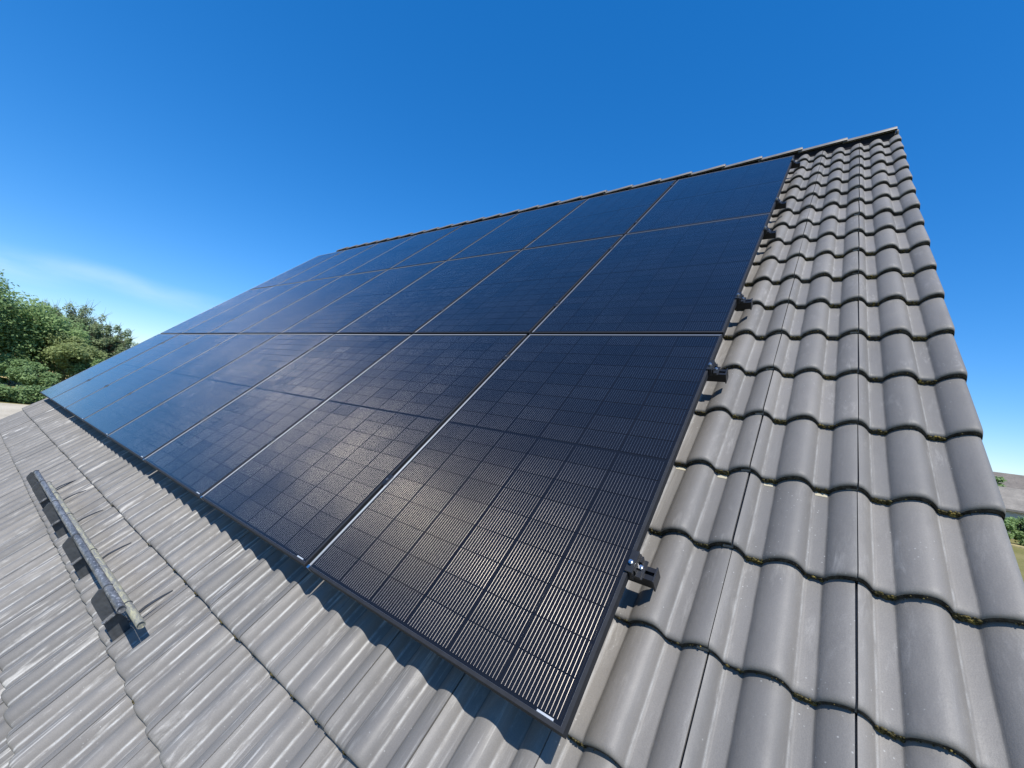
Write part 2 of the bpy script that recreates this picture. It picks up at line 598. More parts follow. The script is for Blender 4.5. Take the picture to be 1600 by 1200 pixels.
# ------------------------------------------------------------------ the house and its roof
V_EDGE0, GAUGE, U_J = 0.542, 0.328, 0.194        # measured: a course edge, the course gauge, a joint line
Z_PAN = -1.288
N_COL0, N_COL1 = -1, 33                          # columns of tiles, right verge to left verge
N_ROW0, N_ROW1 = -6, 17
X_RIGHT, X_LEFT = 0.406, -9.80
V_EAVE = V_EDGE0 + GAUGE * N_ROW0
V_RIDGE = 6.18
Z_DECK = -1.375

ridge_p = roof(0, V_RIDGE, Z_DECK)
eave_p = roof(0, V_EAVE + 0.06, Z_DECK)
house_loc = Vector((-4.7, ridge_p.y, 0.0))
house = empty("house", house_loc)
tag(house, "house under a steep grey concrete tile roof carrying solar panels", "house")
H0 = house_loc


def hpart(name, me, world_loc=None, rot=(0, 0, 0), parent=None):
    p = Vector(world_loc) if world_loc is not None else Vector((0, 0, 0))
    return link(name, me, parent or house, p - H0, rot)


# walls, gables, rear roof
wy0, wy1 = eave_p.y + 0.45, 2 * ridge_p.y - eave_p.y - 0.45
wx0, wx1 = X_LEFT + 0.25, X_RIGHT - 0.25
wz = eave_p.z + 0.28
mb = MB()
mb.box(wx0, wx1, wy0, wy1, 0, wz - 0.04)
hpart("wall", mb.mesh("wall", M_BRICK, False))
for gx0, gx1 in ((wx0, wx0 + 0.24), (wx1 - 0.24, wx1)):
    mb = MB()
    zt = ridge_p.z - 0.06
    half = (zt - wz)
    a = [(wy0 + 0.1, wz - 0.038), (wy1 - 0.1, wz - 0.038), (ridge_p.y, zt - 0.1)]
    vs = [(gx0, y, z) for y, z in a] + [(gx1, y, z) for y, z in a]
    mb.add(vs, [(0, 2, 1), (3, 4, 5), (0, 1, 4, 3), (1, 2, 5, 4), (2, 0, 3, 5)])
    hpart("gable_wall", mb.mesh("gable_wall", M_BRICK, False))
# timber deck under the tiles, both slopes
mb = MB()
for sgn in (1, -1):
    def q(x, y, z):
        p = roof(x, y, z)
        return (p.x, p.y if sgn == 1 else 2 * ridge_p.y - p.y, p.z)
    xs = (X_LEFT + 0.03, X_RIGHT - 0.03)
    pts = [q(x, y, z) for z in (Z_DECK - 0.02, Z_DECK) for y in (V_EAVE + 0.05, V_RIDGE - 0.02) for x in xs]
    mb.add(pts, [(0, 2, 3, 1), (4, 5, 7, 6), (0, 1, 5, 4), (2, 6, 7, 3), (0, 4, 6, 2), (1, 3, 7, 5)])
hpart("roof_deck", mb.mesh("roof_deck", M_DECK, False))


# one concrete tile: two rolls and two pans, rounded nose, interlock at the left
def roll_pts(c):
    return [(c - 0.002, 0.0), (c, 0.0008), (c + 0.003, 0.0045), (c + 0.008, 0.0115), (c + 0.016, 0.0187), (c + 0.026, 0.0256),
            (c + 0.037, 0.0311), (c + 0.049, 0.0351), (c + 0.061, 0.0370), (c + 0.072, 0.0362), (c + 0.082, 0.0325),
            (c + 0.090, 0.0262), (c + 0.097, 0.0178), (c + 0.102, 0.0098), (c + 0.1055, 0.0042), (c + 0.1070, 0.0034), (c + 0.1085, 0.0030),
            (c + 0.1105, 0.0004), (c + 0.116, 0.0)]


def tile_profile(verge=None):
    a = [p for p in roll_pts(-0.070) if p[0] > 0.004]
    b = roll_pts(0.080)
    c = [p for p in roll_pts(0.230) if p[0] < 0.2985]
    pts = [(0.0022, 0.0361)] + a + b + c
    if verge == 'right':
        pts = pts[:-1] + [(0.291, 0.0370), (0.300, 0.0362), (0.308, 0.0320), (0.3125, 0.024), (0.314, 0.010), (0.314, -0.06)]
    else:
        pts += [(0.2980, 0.0365), (0.2983, 0.024)]
    if verge == 'left':
        pts = [(-0.052, -0.06), (-0.052, 0.006), (-0.046, 0.018), (-0.036, 0.0275), (-0.02, 0.034)] + pts
    else:
        pts = [(-0.028, 0.016), (0.0020, 0.0205)] + pts
    return pts


T_LEN = 0.400
LIP = 0.033
SECTIONS = [(0.030, -LIP), (0.0040, -LIP + 0.001), (0.0012, -LIP + 0.006), (0.0, -0.0130), (0.0018, -0.0070), (0.0070, -0.0028),
            (0.0150, -0.0008), (0.030, 0.0), (0.16, 0.0), (T_LEN, 0.0)]


def tile_mesh(name, verge=None, sections=SECTIONS):
    prof = tile_profile(verge)
    mb = MB()
    mb.sheet([[(s, t, h + dz) for s, h in prof] for t, dz in sections])
    return mb


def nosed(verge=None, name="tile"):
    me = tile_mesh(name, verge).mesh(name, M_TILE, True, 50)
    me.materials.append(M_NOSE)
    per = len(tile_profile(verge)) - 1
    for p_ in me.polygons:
        if p_.index // per < 3: p_.material_index = 1  # front faces take the darker nose material
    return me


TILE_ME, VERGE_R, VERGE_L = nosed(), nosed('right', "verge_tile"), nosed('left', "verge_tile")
TILT = math.atan2(LIP - 0.0005, GAUGE)
PU0, PV0, PCP, PRP = 0.4142, 0.1840, 1.1540, 1.7748      # panel grid: right end, lower edge, pitches
PW, PH = 1.134, 1.7540
HP = -1.1454                                              # height of the panel faces (roof coordinates)

hidden = MB()
moss_sites = []
low = tile_mesh("tile", None, [SECTIONS[1], SECTIONS[3], SECTIONS[6], SECTIONS[9]])
rt = random.Random(5)
for row in range(N_ROW0, N_ROW1):
    v = V_EDGE0 + GAUGE * row
    for colm in range(N_COL0, N_COL1):
        uj = U_J + 0.3 * colm                 # joint at the left of the tile (u counts to the left)
        under = (0.55 < uj - 0.3 and uj < 9.5 and v > PV0 + 0.33 and v < 4.9)
        dx, dy, dz = rt.uniform(-.0012, .0012), rt.uniform(-.003, .003), rt.uniform(-.0012, .0012)
        rx, ry, rz = rt.uniform(-.004, .004), rt.uniform(-.004, .004), rt.uniform(-.003, .003)
        p = roof(-uj + dx, v + dy, Z_PAN + dz)
        rot = (PITCH - TILT + rx, ry, rz)
        if under:
            mtx = Matrix.Translation(p - H0) @ Matrix.Rotation(rot[0], 4, 'X')
            hidden.add([mtx @ Vector(c) for c in low.v], low.f)
            continue
        me = TILE_ME
        if colm == N_COL0: me = VERGE_R
        if colm == N_COL1 - 1: me = VERGE_L
        hpart("tile", me, p, rot)
        moss_sites.append((uj, v + dy, dz, row, colm))
o = hpart("hidden_tiles", hidden.mesh("hidden_tiles", M_TILE, True, 50), H0)
o["kind"] = "stuff"
o["label"] = "tiles lying in the shade under the solar panels"

# ridge tiles, each one's right end lapped over the next
def ridge_cap_mesh():
    mb = MB()
    n = 12
    def ring(x, r, lift):
        pts = []
        for k in range(n + 1):
            a = math.pi * (k / n - 0.5)
            # flattened dome: straight shoulders and a rounded crown
            yy = math.sin(a) * r
            zz = (abs(math.cos(a)) ** 0.75) * r * 0.40 + lift
            pts.append((x, yy, zz))
        return pts
    L = 0.425
    r0, r1 = 0.148, 0.160
    outer = [ring(-L, r0, -0.006), ring(-0.2, 0.5 * (r0 + r1), -0.001), ring(-0.006, r1, 0.006), ring(0, r1 - 0.003, 0.004)]
    inner = [ring(0, r1 - 0.018, -0.002), ring(-L, r0 - 0.016, -0.012)]
    mb.sheet(outer + inner)
    return mb.mesh("ridge_tile", M_RIDGE, True, 40)


CAP_ME = ridge_cap_mesh()
CAP_P = 0.3865
rp = roof(0, V_RIDGE, Z_PAN)
RIDGE_Z = rp.z - 0.062
k = 0
x = 0.392
while x > X_LEFT + 0.2:
    hpart("ridge_tile", CAP_ME, (x, rp.y, RIDGE_Z + rt.uniform(-.002, .002)), (rt.uniform(-.01, .01), rt.uniform(-.004, .004) - 0.012, rt.uniform(-.004, .004)))
    x -= CAP_P
mb = MB()
mb.add([(X_RIGHT - 0.03 if i % 2 else X_LEFT + 0.05, *(q_)) for q_ in
        ((rp.y - 0.125, RIDGE_Z - 0.12), (rp.y - 0.120, RIDGE_Z + 0.012), (rp.y, RIDGE_Z + 0.036), (rp.y + 0.120, RIDGE_Z + 0.012), (rp.y + 0.125, RIDGE_Z - 0.12)) for i in (0, 1)],
       [(0, 1, 3, 2), (2, 3, 5, 4), (4, 5, 7, 6), (6, 7, 9, 8), (8, 9, 1, 0), (0, 2, 4, 6, 8), (1, 9, 7, 5, 3)])
hpart("ridge_vent_roll", mb.mesh("ridge_vent_roll", M_ROLL, False))
mb = MB()
mb.tube([(0, 0, 0), (0.012, 0, 0), (0.018, 0, 0)], [0.13, 0.13, 0.11], 16)
o = hpart("ridge_end_disc", mb.mesh("ridge_end_disc", M_RIDGE), (0.392, rp.y, RIDGE_Z + 0.0))
o.scale = (1, 1, 0.40)
# the other slope, seen only from behind
mb = MB()
zlift = 0.06
def q2(x, y, z):
    p = roof(x, y, z)
    return (p.x, 2 * ridge_p.y - p.y, p.z)
pts = [q2(x, y, z) for z in (Z_DECK + 0.003, Z_DECK + 0.05) for y in (V_EAVE, V_RIDGE - 0.08) for x in (X_LEFT, X_RIGHT)]
mb.add(pts, [(0, 2, 3, 1), (4, 5, 7, 6), (0, 1, 5, 4), (2, 6, 7, 3), (0, 4, 6, 2), (1, 3, 7, 5)])
hpart("rear_roof", mb.mesh("rear_roof", M_TILE, False))
# gutter along the eave
mb = MB()
g0 = roof(0, V_EAVE - 0.05, Z_PAN - 0.06)
ring_o = [(0.062 * math.cos(a), 0.062 * math.sin(a)) for a in [math.pi + math.pi * k / 8 for k in range(9)]]
ring_i = [(0.057 * math.cos(a), 0.057 * math.sin(a)) for a in [2 * math.pi - math.pi * k / 8 for k in range(9)]]
sec = ring_o + ring_i + [ring_o[0]]
mb.sheet([[(xx, g0.y + a, g0.z + b) for a, b in sec] for xx in (X_LEFT, X_RIGHT)])
hpart("gutter", mb.mesh("gutter", M_RIDGE))

# pale strips of unweathered concrete where one course has slipped up a little
CR = -0.036
v1 = V_EDGE0 + GAUGE * 2
for uc, w_, dd in ((0.452, 0.036, 0.017), (0.300, 0.031, 0.021), (0.149, 0.027, 0.018), (0.001, 0.033, 0.020)):
    # pan ends just right of the crease at uc+...; strip lies in the pan of the course below, under the lip
    mb = MB()
    mb.box(0, w_, -dd, 0.004, 0, 0.0016)
    zz = Z_PAN - LIP + 0.0012
    hpart("pale_strip", mb.mesh("pale_strip", M_MOSSB, False), roof(-(uc - 0.001), v1 + 0.001, zz), (PITCH - TILT, 0, 0))

# moss caught under the noses of the tiles
ico_v = []
phi = (1 + 5 ** 0.5) / 2
for a, b in ((1, phi), (1, -phi), (-1, phi), (-1, -phi)):
    ico_v += [(0, a, b), (a, b, 0), (b, 0, a)]
ico_v = np.array(ico_v) / math.sqrt(1 + phi * phi)
ico_f = []
for i in range(12):
    for j in range(i + 1, 12):
        for k in range(j + 1, 12):
            if all(abs(np.linalg.norm(ico_v[p_] - ico_v[q_]) - 1.0515) < 0.02 for p_, q_ in ((i, j), (j, k), (i, k))):
                n_ = np.cross(ico_v[j] - ico_v[i], ico_v[k] - ico_v[i])
                ico_f.append((i, j, k) if n_ @ ico_v[i] > 0 else (i, k, j))
ico_f = np.array(ico_f)
mv, mf = [], []
prof_s = np.array([p[0] for p in tile_profile()[3:-2]])
prof_h = np.array([p[1] for p in tile_profile()[3:-2]])
cnt = 0
RXn = np.array(RX.to_3x3())
for uj, v, dz, row, colm in moss_sites:
    right = colm <= 1
    near = (v < 3.2) if right else (uj < 5.5 and v > -0.8)
    if not near: continue
    pans = ((0.040, 0.081), (0.190, 0.231))
    for s0, s1 in pans:
        if right: n_l = int(rng.uniform(40, 70)) if v < 2.3 else 26
        else: n_l = int(rng.uniform(8, 46)) if rng.random() < (0.85 if uj < 2.6 and v > -0.3 else 0.55) else 0
        if right: n_p = rng.choice([0.15, 0.6, 1.0, 1.5])
        c0 = rng.uniform(s0, s1)
        for q_ in range(int(n_l * n_p) if right else n_l):
            s = rng.uniform(s0 - 0.004, s1 + 0.002) if right else np.clip(rng.normal(c0, 0.010), s0, s1)
            r = rng.uniform(0.0018, 0.0046) * (1.0 if right else 1.15)
            z = rng.uniform(-LIP + 0.001, -0.010)
            y = -rng.uniform(0.0, 0.004) - 0.1 * r
            c = np.array([-uj + s, v + y + 0.001, Z_PAN + dz + z])
            vv = ico_v * r * rng.uniform(0.6, 1.3, (12, 1)) * np.array([1.3, 0.8, 0.9]) + c
            mv.append(vv); mf.append(ico_f + cnt); cnt += 12
    if right:
        for q_ in range(14):          # dark crumbs under the rolls
            s = rng.uniform(0.085, 0.296)
            h = np.interp(s, prof_s, prof_h)
            r = rng.uniform(0.001, 0.0026)
            c = np.array([-uj + s, v - 0.0005, Z_PAN + dz + h - rng.uniform(0.016, LIP)])
            mv.append(ico_v * r + c); mf.append(ico_f + cnt); cnt += 12
mv = np.concatenate(mv) @ RXn.T + np.array([0, 0, CAM_H])
mf = np.concatenate(mf)
me = bpy.data.meshes.new("moss")
me.from_pydata(mv.tolist(), [], mf.tolist())
me.materials.append(M_MOSS)
me.shade_smooth()
tag(link("moss", me), "yellow green and dark moss growing under the tile noses", "moss", kind="stuff")

# ------------------------------------------------------------------ solar panels
CELL_PX, N_CX, N_CY = 0.1835, 6, 18
CW, CH_ = 0.1812, 0.0926
MX = (PW - N_CX * CELL_PX) / 2 + (CELL_PX - CW) / 2
MID = 0.010
CELL_PY = (PH - 2 * 0.018 - MID) / N_CY


def cell_y(j):
    return 0.018 + j * CELL_PY + (MID if j >= N_CY // 2 else 0.0) + (CELL_PY - CH_) / 2


def add_cell(mb, uvs, x, y, c=0.004):
    z0, z1 = -0.0032, -0.0020
    ring = [(x + c, y), (x + CW - c, y), (x + CW, y + c), (x + CW, y + CH_ - c), (x + CW - c, y + CH_), (x + c, y + CH_), (x, y + CH_ - c), (x, y + c)]
    n = len(ring)
    vs = [(a, b, z1) for a, b in ring] + [(a, b, z0) for a, b in ring]
    fs = [tuple(range(n))] + [(k + n, (k + 1) % n + n, (k + 1) % n, k) for k in range(n)]
    mb.add(vs, fs)
    uvs += [(a - x, b - y) for a, b in ring] * 2


def mesh_uv(mb, uvs, name, mat):
    me = mb.mesh(name, mat, False)
    lay = me.uv_layers.new(name="UVMap")
    idx = np.zeros(len(me.loops), dtype=np.int32)
    me.loops.foreach_get("vertex_index", idx)
    lay.data.foreach_set("uv", np.array(uvs, dtype=np.float32)[idx].ravel())
    return me


mb, uvs = MB(), []
add_cell(mb, uvs, 0, 0)
CELL_ME = mesh_uv(mb, uvs, "cell", M_CELL)
mb, uvs = MB(), []
for i in range(N_CX):
    for j in range(N_CY):
        add_cell(mb, uvs, MX + i * CELL_PX, cell_y(j))
CELLS_ME = mesh_uv(mb, uvs, "cell_sheet", M_CELL)
mb = MB()
mb.add([(0.009, 0.009, -0.0030), (PW - 0.009, 0.009, -0.0030), (PW - 0.009, PH - 0.009, -0.0030), (0.009, PH - 0.009, -0.0030)], [(0, 1, 2, 3)])
mb.add([(0.009, 0.009, -0.0070), (PW - 0.009, 0.009, -0.0070), (PW - 0.009, PH - 0.009, -0.0070), (0.009, PH - 0.009, -0.0070)], [(3, 2, 1, 0)])
BACK_ME = mesh_uv(mb, [(a[0], a[1]) for a in mb.v], "backsheet", M_BACK)
mb = MB()
fw, fd, ch = 0.0105, 0.030, 0.0009
loops = [(0.0, -fd), (0.0, -ch), (ch, 0.0), (fw - 0.0005, 0.0), (fw, -0.0005), (fw, -0.0095), (0.0022, -0.0095), (0.0022, -fd + 0.002), (0.024, -fd + 0.002), (0.024, -fd), (0.0, -fd)]
grid = []
for ins, z in loops:
    grid.append([(ins, ins, z), (PW - ins, ins, z), (PW - ins, PH - ins, z), (ins, PH - ins, z), (ins, ins, z)])
mb.sheet([list(r) for r in zip(*[[row[k] for row in grid] for k in range(5)])])
mb.f = [tuple(reversed(f)) for f in mb.f]
FRAME_ME = mb.mesh("frame", M_FRAME_ROW_DULL, False)
FRAME_ME.materials.append(M_FRAME_COL_SHEEN)
for p_ in FRAME_ME.polygons:
    p_.material_index = (p_.index // (len(loops) - 1)) % 2      # sheen put into the colour: side bars paler, cross bars blacker
mb = MB()
mb.box(0, 0.046, 0, 0.0050, -0.0019, -0.0014)
CORNER_ME = None
STICK_ME = mb.mesh("label_sticker", M_STICKER, False)
mb = MB()
mb.box(-0.0008, 0.012, -0.0012, 0.011, -0.026, 0.0008)
CORNER_ME = mb.mesh("corner_cap", M_BOLT, False)

row_word = ["bottom row", "middle row", "top row"]
col_word = ["beside the bare tiles at the right", "second from the bare right tiles", "third from the bare right tiles",
            "fourth from the bare right tiles", "fifth from the bare right tiles", "third from the far left end",
            "second from the far left end", "at the far left end"]
rp_ = random.Random(3)
for j in range(3):
    for i in range(8):
        u_right = PU0 + PCP * i
        tip = HP + rp_.uniform(-0.0008, 0.0008)
        root = empty("solar_panel", roof(-(u_right + PW), PV0 + PRP * j, tip),
                     (PITCH + rp_.uniform(-.0012, .0012), rp_.uniform(-.0015, .0015), rp_.uniform(-.0004, .0004)))
        tag(root, "black solar panel in the %s, %s" % (row_word[j], col_word[i]), "solar panel", "black solar panels mounted on the tile roof")
        link("frame", FRAME_ME, root)
        link("backsheet", BACK_ME, root)
        if i < 4:
            for a in range(N_CX):
                for b in range(N_CY):
                    link("cell", CELL_ME, root, (MX + a * CELL_PX, cell_y(b), 0))
        else:
            o = link("cell_sheet", CELLS_ME, root)
            o["kind"] = "stuff"
        if j == 0:
            link("corner_cap", CORNER_ME, root)
            link("label_sticker", STICK_ME, root, (PW - 0.078, 0.0115, 0))

# ------------------------------------------------------------------ rails and clamps
RAIL_V = [0.640, 1.665, 2.345, 3.385, 4.030, 5.260]
RAIL_TOP = HP - 0.0305
rail_word = ["lowest black mounting rail, its end below the middle of the bottom row", "second black mounting rail from the bottom, under the upper part of the bottom row",
             "third black mounting rail, under the lower part of the middle row", "fourth black mounting rail, under the upper part of the middle row",
             "fifth black mounting rail, under the lower part of the top row", "topmost black mounting rail, just below the ridge"]
XR = -PU0
RAIL_X1, RAIL_X0 = XR + 0.062, -(PU0 + 8 * PCP) - 0.03
RL = RAIL_X1 - RAIL_X0
mb = MB()
# C-shaped rail with a slot on top
sec = [(-0.020, -0.040), (0.020, -0.040), (0.020, 0.0), (0.006, 0.0), (0.006, -0.012), (-0.006, -0.012), (-0.006, 0.0), (-0.020, 0.0)]
vs = [(x_, a, b) for x_ in (0, -RL) for a, b in sec]
n = len(sec)
mb.add(vs, [tuple(range(n)), tuple(range(2 * n - 1, n - 1, -1))] + [(k + n, (k + 1) % n + n, (k + 1) % n, k) for k in range(n)])
RAIL_ME = mb.mesh("rail_bar", M_RAIL, False)
mb = MB()
mb.box(0.0005, 0.005, -0.024, 0.024, -0.044, 0.004, 0.0)
ENDCAP_ME = mb.mesh("end_cap", M_BLACK, False)
# end clamp: upright block beside the frame, toe over the frame, foot on the rail
mb = MB()
mb.box(0.002, 0.013, -0.036, 0.036, 0.0005, 0.034, 0.001)
mb.box(-0.009, 0.013, -0.036, 0.036, 0.0342, 0.0375, 0.0008)
mb.box(0.0132, 0.036, -0.030, 0.032, 0.0005, 0.006)
mb.box(0.0132, 0.017, -0.022, 0.036, 0.0062, 0.026)
mb.box(0.0172, 0.031, -0.030, -0.010, 0.0062, 0.014)
mb.box(0.0172, 0.024, 0.014, 0.034, 0.0062, 0.020)
ENDCL_ME = mb.mesh("end_clamp", M_BLACK, False)
mb = MB()
mb.tube([(0, 0, 0), (0, 0, 0.008)], 0.0075, 6)
mb.tube([(0, 0, 0.0082), (0, 0, 0.013)], 0.0045, 8)
BOLT_ME = mb.mesh("bolt", M_BOLT, False)
mb = MB()
mb.box(-0.0155, 0.0155, -0.026, 0.026, 0.0315, 0.0340, 0.0008)
mb.box(-0.0075, 0.0075, -0.030, 0.030, 0.004, 0.0312)
MIDCL_ME = mb.mesh("mid_clamp", M_BLACK, False)
mb = MB()
mb.tube([(0, 0, 0), (0, 0, 0.006)], 0.0065, 6)
DARKBOLT_ME = mb.mesh("bolt", M_FRAME, False)
# roof hook: curved flat steel from under the tile up to the rail
mb = MB()
for dxx in (0,):
    path = [(-0.012, 0.16, -0.117), (-0.012, -0.005, -0.103), (-0.012, -0.030, -0.098), (-0.012, -0.036, -0.080), (-0.012, -0.030, -0.040), (-0.012, -0.0205, -0.034)]
    g_ = []
    for (a, b, c) in path:
        g_.append([(a - 0.016, b, c), (a + 0.016, b, c), (a + 0.016, b + 0.001, c + 0.006), (a - 0.016, b + 0.001, c + 0.006), (a - 0.016, b, c)])
    mb.sheet(g_)
HOOK_ME = mb.mesh("roof_hook", M_BLACK, False)
for k, v in enumerate(RAIL_V):
    root = empty("mounting_rail", roof(RAIL_X1, v, RAIL_TOP), (PITCH, 0, 0))
    tag(root, rail_word[k], "rail", "mounting rails under the solar panels")
    link("rail_bar", RAIL_ME, root)
    link("end_cap", ENDCAP_ME, root)
    cl = link("end_clamp", ENDCL_ME, root, (XR - RAIL_X1, 0, 0))
    link("bolt", BOLT_ME, cl, (0.024, 0.003, 0.0061))
    link("bolt", BOLT_ME, cl, (0.003, -0.008, 0.0376))
    for i in range(1, 8):
        xm = -(PU0 + PCP * i - 0.010) - RAIL_X1
        mc = link("mid_clamp", MIDCL_ME, root, (xm, 0, 0))
        link("bolt", DARKBOLT_ME, mc, (0, 0, 0.0341))
    for i in range(1, 8):
        uj = U_J + 0.3 * (1 + i * 4) - 0.21
        link("roof_hook", HOOK_ME, root, (-uj - RAIL_X1, 0, 0))

# ------------------------------------------------------------------ snow guard
SG_V = -0.285
sg_u = [2.36, 3.11, 3.86, 4.46, 4.84]
zA, zB = -1.072, -1.192
SG_DB = -0.008
sg_base = roof(-3.5, SG_V, Z_PAN)
sg = empty("snow_guard", sg_base, (PITCH, 0, 0))
tag(sg, "weathered twin pipe snow guard on brackets low on the tiles", "snow guard")


def sgl(u, v, z):
    return (-u + 3.5, v - SG_V, z - Z_PAN)


mb = MB()
def pipe(mb, u0, u1, z, dv=0.0, r=0.0154, ri=0.0128):
    n = 20
    g_ = []
    for (u, rr) in ((u0 + 0.004, 0.0004), (u0 + 0.004, ri), (u0, ri), (u0, r), (u1, r), (u1, ri), (u1 - 0.004, ri), (u1 - 0.004, 0.0004)):
        g_.append([(sgl(u, SG_V + dv + rr * math.cos(2 * math.pi * k / n), z + rr * math.sin(2 * math.pi * k / n))) for k in range(n + 1)])
    mb.sheet(g_)
pipe(mb, 2.13, 4.86, zA)
link("pipe", mb.mesh("pipe", M_PIPE), sg)["label"] = "upper pipe with blotchy grey zinc"
mb = MB()
pipe(mb, 2.15, 4.83, zB, SG_DB)
link("pipe", mb.mesh("pipe", M_PIPE_LICHEN), sg)["label"] = "lower pipe coated in yellow lichen"

# bracket: upright plate on the lower side of the pipes, a hoop over each pipe, a strap running up under the next tile
mb = MB()
def plate(mb, pts, x0, x1):
    n = len(pts)
    vs = [(x0, a, b) for a, b in pts] + [(x1, a, b) for a, b in pts]
    mb.add(vs, [tuple(range(n - 1, -1, -1)), tuple(range(n, 2 * n))] + [(k, (k + 1) % n, (k + 1) % n + n, k + n) for k in range(n)])
hA, hB = zA - Z_PAN, zB - Z_PAN
R_ = 0.0188
out_pts = [(-0.062, 0.006), (-0.128, 0.010), (-0.094, 0.118), (-0.066, hA - 0.004), (-0.058, hA + 0.008), (-0.020, hA + 0.022)]
hoop = [(R_ * math.cos(a), hA + R_ * math.sin(a)) for a in [rad(130 - k * 26) for k in range(6)]]
hoop_in = [(0.0157 * math.cos(a), hA + 0.0157 * math.sin(a)) for a in [rad(0 + k * 26) for k in range(8)]]
low_ = [(-0.021, hA - 0.014), (-0.040, hB + 0.03), (-0.043, hB), (-0.043, 0.05)]
plate(mb, out_pts + hoop + hoop_in + low_, -0.003, 0.003)
mb.box(-0.003, 0.030, -0.120, -0.050, 0.001, 0.006)
BR_ME = mb.mesh("bracket", M_BRACKET, True, 40)
mb = MB()
g_ = []
for a in [rad(200 - k * 24) for k in range(10)]:
    c, s = math.cos(a), math.sin(a)
    g_.append([(x_, SG_DB + rr * c, hB + rr * s) for x_, rr in ((-0.003, 0.0157), (0.003, 0.0157), (0.003, 0.0188), (-0.003, 0.0188), (-0.003, 0.0157))])
mb.sheet(g_)
HOOP_ME = mb.mesh("hoop", M_BRACKET, True, 40)
mb = MB()
path = [(-0.05, 0.034), (0.02, 0.032), (0.05, 0.026), (0.085, 0.016), (0.12, 0.004)]
wid = [0.009, 0.009, 0.008, 0.006, 0.003]  # taper and dark tone also draw the wedge of shadow along the strap
mb.sheet([[(-w_, a, b), (w_, a, b), (w_, a + 0.0006, b + 0.004), (-w_, a + 0.0006, b + 0.004), (-w_, a, b)] for (a, b), w_ in zip(path, wid)])
STRAP_ME = mb.mesh("strap", M_STRAP_SHADOW, False)
mb = MB()
mb.box(0.0032, 0.026, -0.098, -0.034, 0.112, 0.117)
FLANGE_ME = mb.mesh("flange", M_PIPE, False)
for u in sg_u:
    br = link("bracket", BR_ME, sg, (-u + 3.5, 0, 0))
    link("hoop", HOOP_ME, br)
    link("strap", STRAP_ME, br)
    link("flange", FLANGE_ME, br)

# ------------------------------------------------------------------ trees, hedge, shrubs
def leaves_mesh(name, centres, radii, n_leaf, size, mat, flat_=0.35):
    """centres (k,3), radii (k,3); leaf-sized quads through clump volumes"""
    k = len(centres)
    per = np.maximum(6, (n_leaf * (radii.prod(axis=1) ** (2 / 3)) / (radii.prod(axis=1) ** (2 / 3)).sum()).astype(int))
    idx = np.repeat(np.arange(k), per)
    n = len(idx)
    d = rng.normal(size=(n, 3))
    d /= np.linalg.norm(d, axis=1, keepdims=True)
    r = rng.uniform(0.25, 1.0, (n, 1)) ** 0.5
    r *= 1 + 0.18 * rng.normal(size=(n, 1))
    p = centres[idx] + d * r * radii[idx]
    nrm = d * 0.5 + np.array([0.1, -0.1, 0.75]) + rng.normal(size=(n, 3)) * 0.5
    nrm /= np.linalg.norm(nrm, axis=1, keepdims=True)
    t = rng.normal(size=(n, 3))
    t -= nrm * (t * nrm).sum(1, keepdims=True)
    t /= np.linalg.norm(t, axis=1, keepdims=True)
    b = np.cross(nrm, t)
    s = size * rng.uniform(0.6, 1.3, (n, 1))
    q = np.stack([p - t * s, p - b * s * 0.5 + nrm * s * flat_ * 0.3, p + t * s, p + b * s * 0.5 + nrm * s * flat_ * 0.3], axis=1).reshape(-1, 3)
    me = bpy.data.meshes.new(name)
    me.vertices.add(4 * n)
    me.vertices.foreach_set("co", q.astype(np.float32).ravel())
    me.loops.add(4 * n)
    me.loops.foreach_set("vertex_index", np.arange(4 * n, dtype=np.int32))
    me.polygons.add(n)
    me.polygons.foreach_set("loop_start", np.arange(0, 4 * n, 4, dtype=np.int32))
    me.update(calc_edges=True)
    at = me.attributes.new("leaf_tone", 'FLOAT', 'FACE')
    tone = np.clip(rng.normal(0.5, 0.22, n) + (rng.random(k)[idx] - 0.5) * 0.5, 0, 1)
    at.data.foreach_set("value", tone.astype(np.float32))
    me.materials.append(mat)
    me.validate()
    return me


